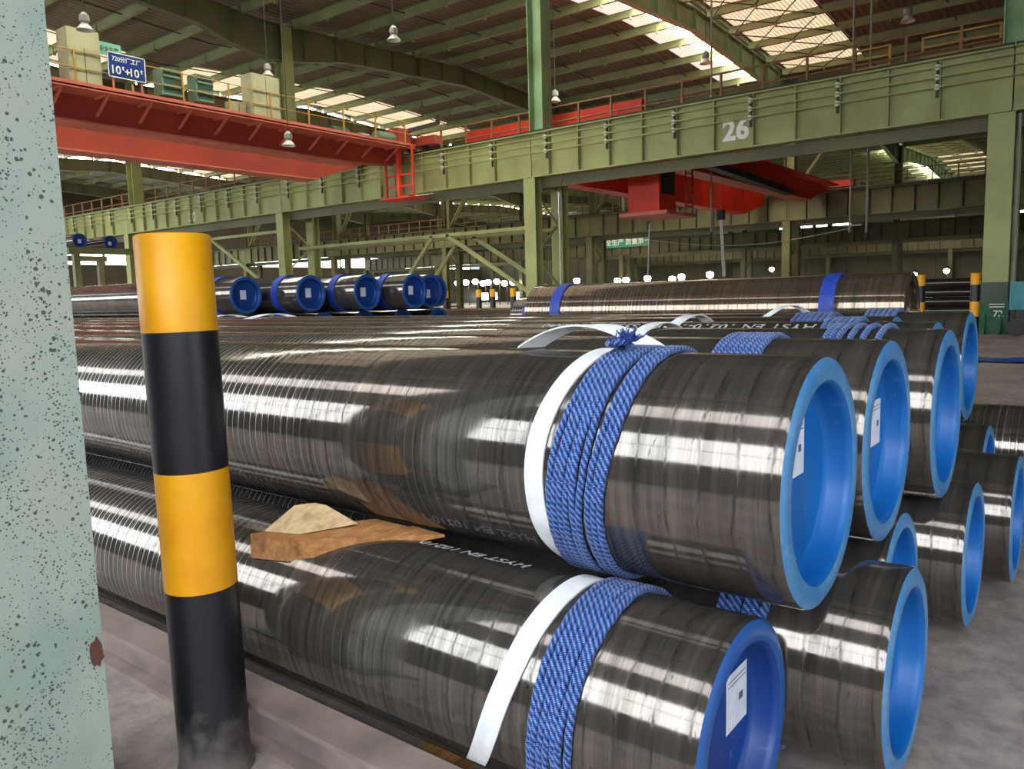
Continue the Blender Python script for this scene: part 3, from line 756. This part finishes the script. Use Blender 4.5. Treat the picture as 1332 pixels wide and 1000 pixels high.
rope_wrap(-1.5, [-1.65+.034*i for i in range(7)], Y0+4*DY, ZU, RU, 'blue rope wrap over the fifth upper pipe', d=.03, seg=200, slant=.02)
rope_wrap(-1.3, [-1.375+.034*i for i in range(6)], Y0+5*DY, ZU, RU, 'blue rope wrap over the rearmost upper pipe', d=.03, seg=200)

def band(path, wd, th, axis=(1,0,0)):
    """flat webbing: path of (point, normal) pairs, width along axis"""
    m = MB(); ax = Vector(axis).normalized(); prev = None
    for p, nrm in path:
        p = Vector(p); nrm = Vector(nrm).normalized(); k = len(m.v)
        a = ax*wd/2; b = nrm*th
        m.v += [tuple(p-a), tuple(p+a), tuple(p+a+b), tuple(p-a+b)]
        if prev is not None:
            for i in range(4): m.f.append((prev+i, prev+(i+1)%4, k+(i+1)%4, k+i))
        else: m.f.append((k+3,k+2,k+1,k))
        prev = k
    m.f.append((prev,prev+1,prev+2,prev+3)); return m
def cyl_band(R, a0, a1, dx, n=72, off=.002):
    out = []
    for i in range(n+1):
        a = math.radians(a0+(a1-a0)*i/n); nn = (0,-math.cos(a),math.sin(a)); out.append(((dx(math.degrees(a)), nn[1]*(R+off), nn[2]*(R+off)), nn))
    return out
# sling round A: lower part leaves the pipe and curls under, top part leads to a loop
t = thing('webbing_sling', 'white webbing sling round the front upper pipe left of the rope', 'sling', (-1.395, Y0, ZU), 'white lifting slings')
def dxA(a): return .06*max(0, math.sin(math.radians(a)))**2 + (.05*((-a-20)/45)**2 if a < -20 else 0)
band(cyl_band(RU, 100, -80, dxA), .068, .006).build('webbing', M['sling'], t, True)
# the raised loop at the top behind the knot
lp = []
for i in range(25):
    s = i/24; lp.append(((-.25+.42*s, -.02+.10*s, RU+.006+.075*math.sin(math.pi*s)**.9), (0,-.25,1)))
m_ = MB(); prev = None
for p, nrm in lp:
    p = Vector(p); k = len(m_.v); a = Vector((.03,.04,0)); b = Vector((0,0,.005))
    m_.v += [tuple(p-a), tuple(p+a), tuple(p+a+b), tuple(p-a+b)]
    if prev is not None:
        for i in range(4): m_.f.append((prev+i, prev+(i+1)%4, k+(i+1)%4, k+i))
    prev = k
m_.build('loop', M['sling'], t, True)
t = thing('webbing_sling', 'white webbing sling round the front lower pipe running down to the kerb beam', 'sling', (-1.32, YLO, ZL), 'white lifting slings')
def dxa(a): return .05*max(0,math.sin(math.radians(a)))**2 - (0.10*((40-a)/60)**2 if a < 40 else 0)
band(cyl_band(RL, 112, -35, dxa), .075, .006).build('webbing', M['sling'], t, True)
# slings lying over pipes behind
def small_sling(px, x, y, z, R, lab, wd=.07, a0=60, a1=130, lift=.05, slant=.25):
    t = thing('webbing_sling', lab, 'sling', (x,y,z), 'white lifting slings')
    pth = []
    for i in range(30):
        s = i/29; a = math.radians(a0+(a1-a0)*s); rr = R+.003+lift*math.sin(math.pi*s)**2
        pth.append(((slant*(s-.5), -math.cos(a)*rr, math.sin(a)*rr), (0,-math.cos(a),math.sin(a))))
    band(pth, wd, .005, (1,.35,0)).build('webbing', M['sling'], t, True)
small_sling(0, -1.9, Y0+2*DY, ZU, RU, 'crumpled white sling on the third upper pipe behind the rope knot', lift=.02, slant=.12)
small_sling(0, -2.05, Y0+3*DY-.01, ZU, RU, 'white sling end on the fourth upper pipe over the writing', lift=.035, slant=.15)
small_sling(0, -1.95, Y0+5*DY, ZU, RU, 'white sling standing up on the rearmost upper pipe', wd=.05, lift=.05, slant=.3)
small_sling(0, -8.3, Y0+5*DY, ZU, RU, 'white sling lying across the rearmost upper pipe near the bollard', wd=.12, lift=.03, slant=.8)
small_sling(0, -9.3, Y0+5*DY, ZU, RU, 'white sling lying across the rearmost upper pipe left of the bollard', wd=.12, lift=.02, slant=.8)

# stencil writing on pipes (reads from the far side)
def stencil(pipe_o, R, body, size, x_start, ang_c, lab=None):
    me = text_mesh(body, size, 'stencil_marking'); me.materials.clear(); me.materials.append(M['stencil'])
    for v in me.vertices:
        u, vv = v.co.x, v.co.y - size*.35
        a = math.radians(ang_c) - vv/R
        v.co = Vector((x_start - u, -math.cos(a)*(R+.0012), math.sin(a)*(R+.0012)))
    return put('stencil_marking', me, pipe_o)
stencil(PIPES['a'], RL, 'HYST EN 10210-1', .072, -.755, 99)
stencil(PIPES['D'], RU, 'HYST EN 10210-1-2006 S355J2H 508X40', .105, -.56, 69)

# ------------------------------------------------------------------ timber wedges on the front lower pipe
def prism_obj(name, poly, y0, y1, mt, lab, loc, rot):
    o = MB().prism(poly, y0, y1, 'xz').build(name, mt, None, False, loc); o.rotation_euler = rot
    return tag(o, lab, 'timber', 'timber wedges'), o
# long low wedge: runs from the front of the lower pipe in under the upper pipe
def solid(name, v, f, mt, lab):
    c = Vector((0,0,0))
    for p in v: c += Vector(p)/len(v)
    m_ = MB(); m_.v = [tuple(Vector(p)-c) for p in v]; m_.f = f
    return tag(m_.build(name, mt, None, False, c), lab, 'timber', 'timber wedges')
HEX = [(3,2,1,0),(4,5,6,7),(0,1,5,4),(1,2,6,5),(2,3,7,6),(3,0,4,7)]
solid('timber_wedge', [(-2.40,1.735,.632),(-2.31,1.76,.645),(-1.93,2.06,.712),(-2.10,2.07,.712),(-2.41,1.725,.715),(-2.32,1.75,.722),(-1.93,2.06,.722),(-2.10,2.07,.724)], HEX, M['wood'], 'orange brown timber wedge on the lower pipe, driven under the upper pipe')
solid('timber_wedge', [(-2.62,1.70,.607),(-2.415,1.72,.625),(-2.115,2.06,.712),(-2.30,2.06,.712),(-2.63,1.71,.70),(-2.42,1.73,.695),(-2.12,2.06,.722),(-2.30,2.06,.724)], HEX, M['wood'], 'darker timber wedge lying beside the other under the pale chunk')
solid('timber_wedge', [(-2.60,1.75,.704),(-2.44,1.80,.706),(-2.30,1.97,.726),(-2.50,1.97,.724),(-2.56,1.87,.785),(-2.50,1.89,.797),(-2.44,1.93,.790),(-2.52,1.94,.785)], HEX, M['woodpale'], 'pale fresh cut timber chunk sitting on the long wedges')

# ------------------------------------------------------------------ kerb beam along the pile
t = thing('kerb_beam', 'dusty steel beam on the floor along the front of the pile', 'beam', (0,0,0))
kb = paint('dusty pinkish steel', (150,132,126), (120,106,100), scale=4, rough=.7)
box(-14,-.95,1.49,1.635,.165,.185).build('top_flange', kb, t)
box(-14,-.95,1.565,1.58,.02,.165).build('web', kb, t)
box(-14,-.95,1.50,1.635,0,.02).build('bottom_flange', kb, t)

# ------------------------------------------------------------------ near overhead crane
cr = thing('overhead_crane', 'rust red double girder overhead crane with cabinets and blue sign', 'crane', (0,0,0))
def crane_girder(x0, x1, zb, zt, ya, yb_, tp, m, name='main_girder'):
    o = MB().prism([(ya,zb),(yb_-tp,zb),(yb_,zt-.75),(yb_,zt),(ya,zt)], x0, x1).build(name, m, cr); return o
crane_girder(-28.1,-27.3,7.62,8.62,2.2,27.3,3.2,M['red'])
MB().box(-28.2,-27.15,2.2,24.1,7.55,7.62).build('bottom_flange', M['redlight'], cr)
crane_girder(-30.9,-30.05,7.2,8.95,2.2,27.3,3.0,M['red'])
MB().box(-31.0,-29.95,2.2,24.3,7.15,7.2).build('bottom_flange', M['redlight'], cr)
MB().box(-31.0,-29.95,2.2,27.3,8.95,9.03).build('top_flange', M['redlight'], cr)
# walkway with brackets
MB().box(-27.3,-26.2,2.2,27.0,8.44,8.49).box(-26.24,-26.2,2.2,27.0,8.40,8.60).build('walkway', M['redlight'], cr)
brk = MB().bar((-26.3,0,8.44),(-27.28,0,7.85),.07).bar((-26.3,0,8.41),(-27.28,0,8.41),.07).mesh('bracket', M['redlight'])
for i in range(17): put('bracket', brk, cr, (0,2.9+1.45*i,0))
# walkway rail
ps = box(-26.27,-26.22,-.025,.025,8.49,9.55).mesh('rail_post', M['yellowrail'])
for i in range(14): put('rail_post', ps, cr, (0,3+1.8*i,0))
for z in (9.02,9.53): MB().rod((-26.245,2.3,z),(-26.245,26.8,z),.018,6).build('hand_rail', M['yellowrail'], cr)
def cabinet(y0, y1, z0, z1, m, depth=.6, x1=-26.3, louvres=0, head=False):
    b = box(x1-depth, x1, y0, y1, z0, z1); o = b.build('cabinet', m, cr)
    if louvres:
        h = (z1-z0)/louvres
        for i in range(louvres):
            box(x1, x1+.012, y0+.07, y1-.05, z0+h*i+.05, z0+h*(i+1)-.05).build('louvre', M['boxdark'], o)
            MB().bar((x1+.02,y0+.05,z0+h*i+.04),(x1+.02,y1-.04,z0+h*i+.04),.05,.07).build('slat', m, o)
    else:
        box(x1, x1+.02, y0+.05, y1-.05, z0+.06, z1-.05 if not head else z0+(z1-z0)*.66).build('door', M['beige'], o)
        box(x1+.02, x1+.025, (y0+y1)/2-.01, (y0+y1)/2+.01, z0+.06, z1-.05 if not head else z0+(z1-z0)*.66).build('door_seam', M['dark'], o)
    return o
cabinet(10.7,11.2,8.6,10.2,M['beige'],.5)
cabinet(11.85,12.85,8.5,10.25,M['beige'],.7,-26.3,0,True)
cabinet(14.87,15.62,8.72,9.62,M['boxgreen'],.55,-26.3,3)
cabinet(16.14,16.82,8.72,9.66,M['boxgreen'],.55,-26.3,3)
cabinet(17.7,18.35,8.55,9.05,M['beige'],.4,-26.6)
cabinet(18.42,19.68,8.5,10.15,M['beige'],.65)
def side_text(body, size, m, parent, x, y, z, wmax=None, name='lettering'):
    me = text_mesh(body, size, name); me.materials.clear(); me.materials.append(m)
    xs = [v.co.x for v in me.vertices]; ys = [v.co.y for v in me.vertices]
    cx, cy = (min(xs)+max(xs))/2, (min(ys)+max(ys))/2; k = min(1, wmax/(max(xs)-min(xs))) if wmax else 1
    for v in me.vertices: v.co = Vector((0, (v.co.x-cx)*k, (v.co.y-cy)))
    return put(name, me, parent, (x,y,z))
sg = box(-26.2,-26.17,13.0,14.25,8.93,9.72).build('sign', M['bluesign'], cr)
sb = MB()
for a in ((13.0,14.25,8.93,8.96),(13.0,14.25,9.69,9.72),(13.0,13.03,8.93,9.72),(14.22,14.25,8.93,9.72)): sb.box(-26.17,-26.16,*a)
sb.build('sign_border', M['white'], sg)
side_text('720分厂工厂', .19, M['white'], sg, -26.155, 13.62, 9.53, .95)
side_text('10', .36, M['white'], sg, -26.155, 13.27, 9.18, .34); side_text('t', .22, M['white'], sg, -26.155, 13.49, 9.26); side_text('+', .34, M['white'], sg, -26.155, 13.62, 9.17)
side_text('10', .36, M['white'], sg, -26.155, 13.87, 9.18, .34); side_text('t', .22, M['white'], sg, -26.155, 14.1, 9.26)
for y in (13.15, 14.1): box(-26.22,-26.18,y-.03,y+.03,8.49,8.95).build('sign_post', M['redlight'], cr)
s2 = box(-26.75,-26.72,12.95,13.75,9.75,10.15).build('sign', M['mintsign'], cr)
side_text('安全生产', .17, M['boxdark'], s2, -26.715, 13.35, 9.95, .62)
# end machinery
ec = MB().box(-31.8,-25.4,27.42,27.98,8.62,9.0).build('end_carriage', M['red'], cr)
for x in (-31.2,-30.4,-27.2,-26.2): MB().rod((x,27.62,8.62),(x,27.78,8.62),.19,20).build('wheel', M['dark'], cr)
for (y, r, l, mt) in ((22.6,.22,.9,'boxdark'),(25.2,.3,1.0,'boxgreen'),(24.2,.18,.5,'lampgrey')): MB().rod((-26.9,y,8.49+r),(-26.9,y+l,8.49+r),r,16).rod((-26.9,y+l,8.49+r),(-26.9,y+l+.15,8.49+r),r*.6,12).build('motor', M[mt], cr)
MB().box(-27.3,-26.5,26.2,27.0,8.49,9.3).build('gearbox', M['red'], cr)
MB().bar((-26.6,26.9,9.25),(-25.6,27.9,9.6),.14,.16).bar((-25.6,27.9,9.55),(-25.55,27.95,9.95),.16).build('cable_arm', M['dark'], cr)
# access cage hung at the end
cg = MB()
for x in (-27.6,-26.75,-25.85): cg.bar((x,26.4,6.2),(x,26.4,8.45),.16 if x == -26.75 else .09)
cg.box(-27.7,-25.75,26.0,27.2,6.1,6.18)
for z in (6.7,7.2): cg.bar((-27.6,26.4,z),(-25.85,26.4,z),.06)
cg.build('access_cage', M['redbright'], cr)
ld = MB()
for x in (-27.35,-26.95): ld.bar((x,26.75,6.2),(x,26.75,8.4),.05)
for i in range(8): ld.bar((-27.35,26.75,6.4+.27*i),(-26.95,26.75,6.4+.27*i),.04)
ld.build('ladder', M['lampgrey'], cr)

# ------------------------------------------------------------------ far overhead crane (second span)
fc = thing('overhead_crane', 'bright red overhead crane with cab seen beneath the numbered girder', 'crane', (0,0,0))
def fgir(x0, x1, zb, zt):
    MB().prism([(29.6,zb+.6),(32,zb),(55.5,zb),(59.3,zb+.9),(59.3,zt),(29.6,zt)], x0, x1).build('main_girder', M['redbright'], fc)
fgir(-17.9,-17.0,7.45,8.95); fgir(-22.4,-21.5,6.85,8.95)
MB().box(-18.0,-16.9,31.5,55.5,7.38,7.45).build('bottom_flange', M['redlight'], fc)
MB().box(-16.9,-15.9,31,58.5,8.5,8.56).build('walkway', M['redbright'], fc)
MB().box(-25.2,-15.8,29.5,29.98,8.5,9.35).build('end_carriage', M['redbright'], fc)
MB().box(-25.2,-15.2,59.2,59.8,8.5,8.95).build('end_carriage', M['redbright'], fc)
cb = MB().box(-17.3,-15.8,31.0,32.6,4.95,7.4).build('cab', M['redbright'], fc)
MB().box(-15.82,-15.76,31.2,32.4,5.7,6.8).build('cab_window', M['dark'], cb)
MB().box(-17.6,-15.3,30.7,33.6,4.8,4.95).build('cab_platform', M['redlight'], fc)
ld = MB()
for y in (33.2,33.9): ld.bar((-15.6,y,5.0),(-15.9,y+.6,8.0),.08)
for i in range(9): ld.bar((-15.6-.03*i,33.2+.06*i,5.3+.3*i),(-15.6-.03*i,33.9+.06*i,5.3+.3*i),.06)
ld.build('ladder', M['red'], fc)
MB().bar((-15.9,33.5,7.6),(-16.6,50,7.4),.5,.35).build('cable_tray', M['dark'], fc)
for i in range(5): MB().rod((-15.9,33.2+.55*i,7.75),(-15.9,33.5+.55*i,7.75),.14,10).build('pulley', M['lampgrey'], fc)
MB().box(-22.6,-16.8,34.5,47,8.95,9.5).build('trolley', M['redbright'], fc)
hp = at(937,205,Y=45)
hk = thing('hoist_hook', 'dark hook block on thin hoist wires under the red crane', 'hook', (hp.x,45,0))
for x in (-.45,-.3): MB().rod((x,0,4.0),(x,0,8.95),.018,5).build('wire', M['lampgrey'], hk)
MB().box(-.15,.25,-.15,.15,5.6,6.2).rod((.05,-.2,5.9),(.05,.2,5.9),.18,14).build('block', M['dark'], hk)
MB().rod((.05,0,6.2),(.05,0,8.95),.02,5).build('wire', M['lampgrey'], hk)
MB().bar((.0,0,5.6),(.2,0,2.3),.07).bar((.1,0,5.6),(.3,0,2.3),.07).build('sling', M['sling'], hk)

# hanging slings, conduits, pendant lamps
p = at(845,290,Y=36); q = at(842,362,Y=36)
t = thing('hanging_sling', 'white sling hanging below the red crane cab', 'sling', (p.x,36,0), 'hanging white slings')
MB().bar((0,0,p.z),(q.x-p.x,0,1.2),.10,.03).build('webbing', M['sling'], t); MB().rod((0,0,p.z),(0,0,8.95),.02,5).build('wire', M['dark'], t)
p = at(727,250,Y=27.2)
t = thing('hanging_sling', 'white strip hanging beside the middle column', 'sling', (p.x,27.2,0), 'hanging white slings')
MB().bar((0,0,1.0),(0,0,p.z-.9),.05,.03).bar((0,0,p.z-.9),(.02,0,p.z),.13,.03).build('webbing', M['sling'], t); MB().rod((.02,0,p.z),(.02,.4,GZ0+.01),.012,5).build('cord', M['dark'], t)
for i, (px, lab) in enumerate(((1105,'thin vertical conduit with a crossbar hanging under the roof lights'),(1127,'plain thin vertical conduit beside the crossbar conduit'),(925,'thin vertical conduit left of the hook wires'))):
    p = at(px,302,Y=38); t = thing('hanging_conduit', lab, 'conduit', (p.x,38,0), 'hanging conduits')
    MB().rod((0,0,p.z),(0,0,16.3),.05,8).build('tube', M['lampgrey'], t)
    if i == 0: MB().bar((-.5,0,p.z+.3),(.5,0,p.z+.3),.06).build('crossbar', M['lampgrey'], t)
    else: MB().rod((0,0,p.z-.1),(0,0,p.z),.08,8).build('end_fitting', M['dark'], t)
def pendant(loc, lab, top, s=1.0):
    t = thing('pendant_lamp', lab, 'lamp', loc, 'high bay pendant lamps')
    MB().rod((0,0,.3*s),(0,0,top-loc[2]),.018,6).build('rod', M['dark'], t)
    MB().lathe([(.0,.10*s),(.05*s,.16*s),(.22*s,.15*s),(.32*s,.06*s),(.34*s,.01)], 20, 'z').build('housing', M['lampgrey'], t, True)
    MB().lathe([(-.22*s,.26*s),(-.2*s,.255*s),(-.05*s,.13*s),(0,.10*s)], 24, 'z').build('shade', M['lensoff'], t, True)
    MB().lathe([(-.1*s,.02),(-.13*s,.09*s),(-.05*s,.1*s)], 16, 'z').build('bulb', M['white'], t, True)
for (px, py, Y, lab) in ((512,45,20,'pendant lamp hanging high under the left roof slope'),(348,92,20,'pendant lamp above the large beige crane cabinet'),(375,182,17.5,'pendant lamp in front of the red crane girder'),(1181,20,40,'pendant lamp under the roof at the top right'),(918,76,40,'pendant lamp in front of the bright roof lights'),(722,126,38,'pendant lamp right of the middle upper column'),(110,30,11.2,'pendant lamp above the leftmost beige cabinet')):
    p = at(px, py, Y=Y); pendant((p.x,Y,p.z), lab, roof_z(Y)+.01, .9 if Y < 30 else 1.2)

# slack cable strung across the hall
ca, cb_ = at(844,312,Y=36), at(1105,297,Y=38); pts = []
for i in range(17):
    u_ = i/16; p = ca.lerp(cb_, u_); pts.append((p.x, p.y, p.z - .5*math.sin(math.pi*u_)))
tag(MB().tube(pts, .022, 6).build('slack_cable', M['lampgrey']), 'thin pale cable sagging from the hanging sling to the crossbar conduit', 'cable')
# bright work lamps far down the hall
def worklamp(px, py, Y, lab, r=.45):
    p = at(px, py, Y=Y); t = thing('work_lamp', lab, 'lamp', (p.x,Y,0), 'distant work lamps')
    MB().rod((0,.3,0),(0,.3,p.z),.06,6).build('pole', M['dark'], t)
    MB().lathe([(-.05,r+.08),(.15,r*.7),(.25,.05)], 16, 'z').build('housing', M['dark'], t, True, (0,0,p.z+.25))
    MB().lathe([(-r,.02),(-r*.7,r*.7),(0,r),(r*.6,r*.75),(r*.75,.02)], 16, 'z').build('bulb', M['lampglow'], t, True, (0,-.35,p.z))
for i, px in enumerate((597,608,620,630,637,648,658,669)): worklamp(px, 368-(i%3), 95, f'bright work lamp in the row left of the middle column, {ORD[i]} of eight', .5)
for i, (px, py) in enumerate(((752,365),(805,365),(816,364),(844,362),(876,363),(888,360),(925,357))): worklamp(px, py, 94, f'bright work lamp above the short brown pipe, {ORD[i]} from the middle column', .48)
for i, (px, py) in enumerate(((1190,357),(1232,352),(1005,350))): worklamp(px, py, 94, ('small work lamp above the far yellow bollards','small work lamp between the far bollards and the column','small work lamp over the brown pipe\'s right half')[i], .3)
p = at(810,314,Y=95.4); t = thing('hall_sign', 'long turquoise sign with white lettering on the far girder', 'sign', (p.x,95.93,p.z))
box(-3.6,3.6,0,.08,-.75,.75).build('board', paint('turquoise sign enamel', (64,150,120), None), t)
flat_text('安全生产 质量第一', .95, M['white'], t, (0,-.02,0))

# right hand side floor clutter
p = at(1323,385,Y=27.0); t = thing('tool_cabinet', 'teal cabinet on dark wheels beside the green column', 'cabinet', (p.x+.35,26.6,0))
box(-.5,.6,0,.6,.75,1.55).build('body', M['teal'], t); box(-.45,.55,-.02,0,.8,1.5).build('door', M['teal'], t); box(-.3,.5,.05,.55,.25,.75).build('frame', M['dark'], t)
for x in (-.3,.4): MB().rod((x,.0,.25),(x,.12,.25),.25,18).build('wheel', M['dark'], t)
m_ = MB(); random.seed(5); N = 14
c0 = at(1322,470,Z=0)
for i in range(N+1):
    for j in range(5): m_.v.append((c0.x-.9+2.2*i/N, c0.y-.5+.9*j/4, .02+.06*random.random()*(1 if 0 < j < 4 else .3)))
for i in range(N):
    for j in range(4): a = i*5+j; m_.f.append((a,a+5,a+6,a+1))
tag(m_.build('plastic_sheet', M['tarp']), 'crumpled blue plastic sheet on the floor near the photo\'s right edge', 'sheet')
for i, (yy, mt, lab) in enumerate(((9.2,'wood','long timber skid on the floor, nearest behind the pile at the right'),(11.0,'boxdark','long dark green skid beam on the floor at the right'),(13.4,'rustrail','long rusty skid beam on the floor at the right'))):
    tag(box(-.6,6,yy,yy+.16,0,.12).build('skid_beam', M[mt]), lab, 'beam', 'skid beams')
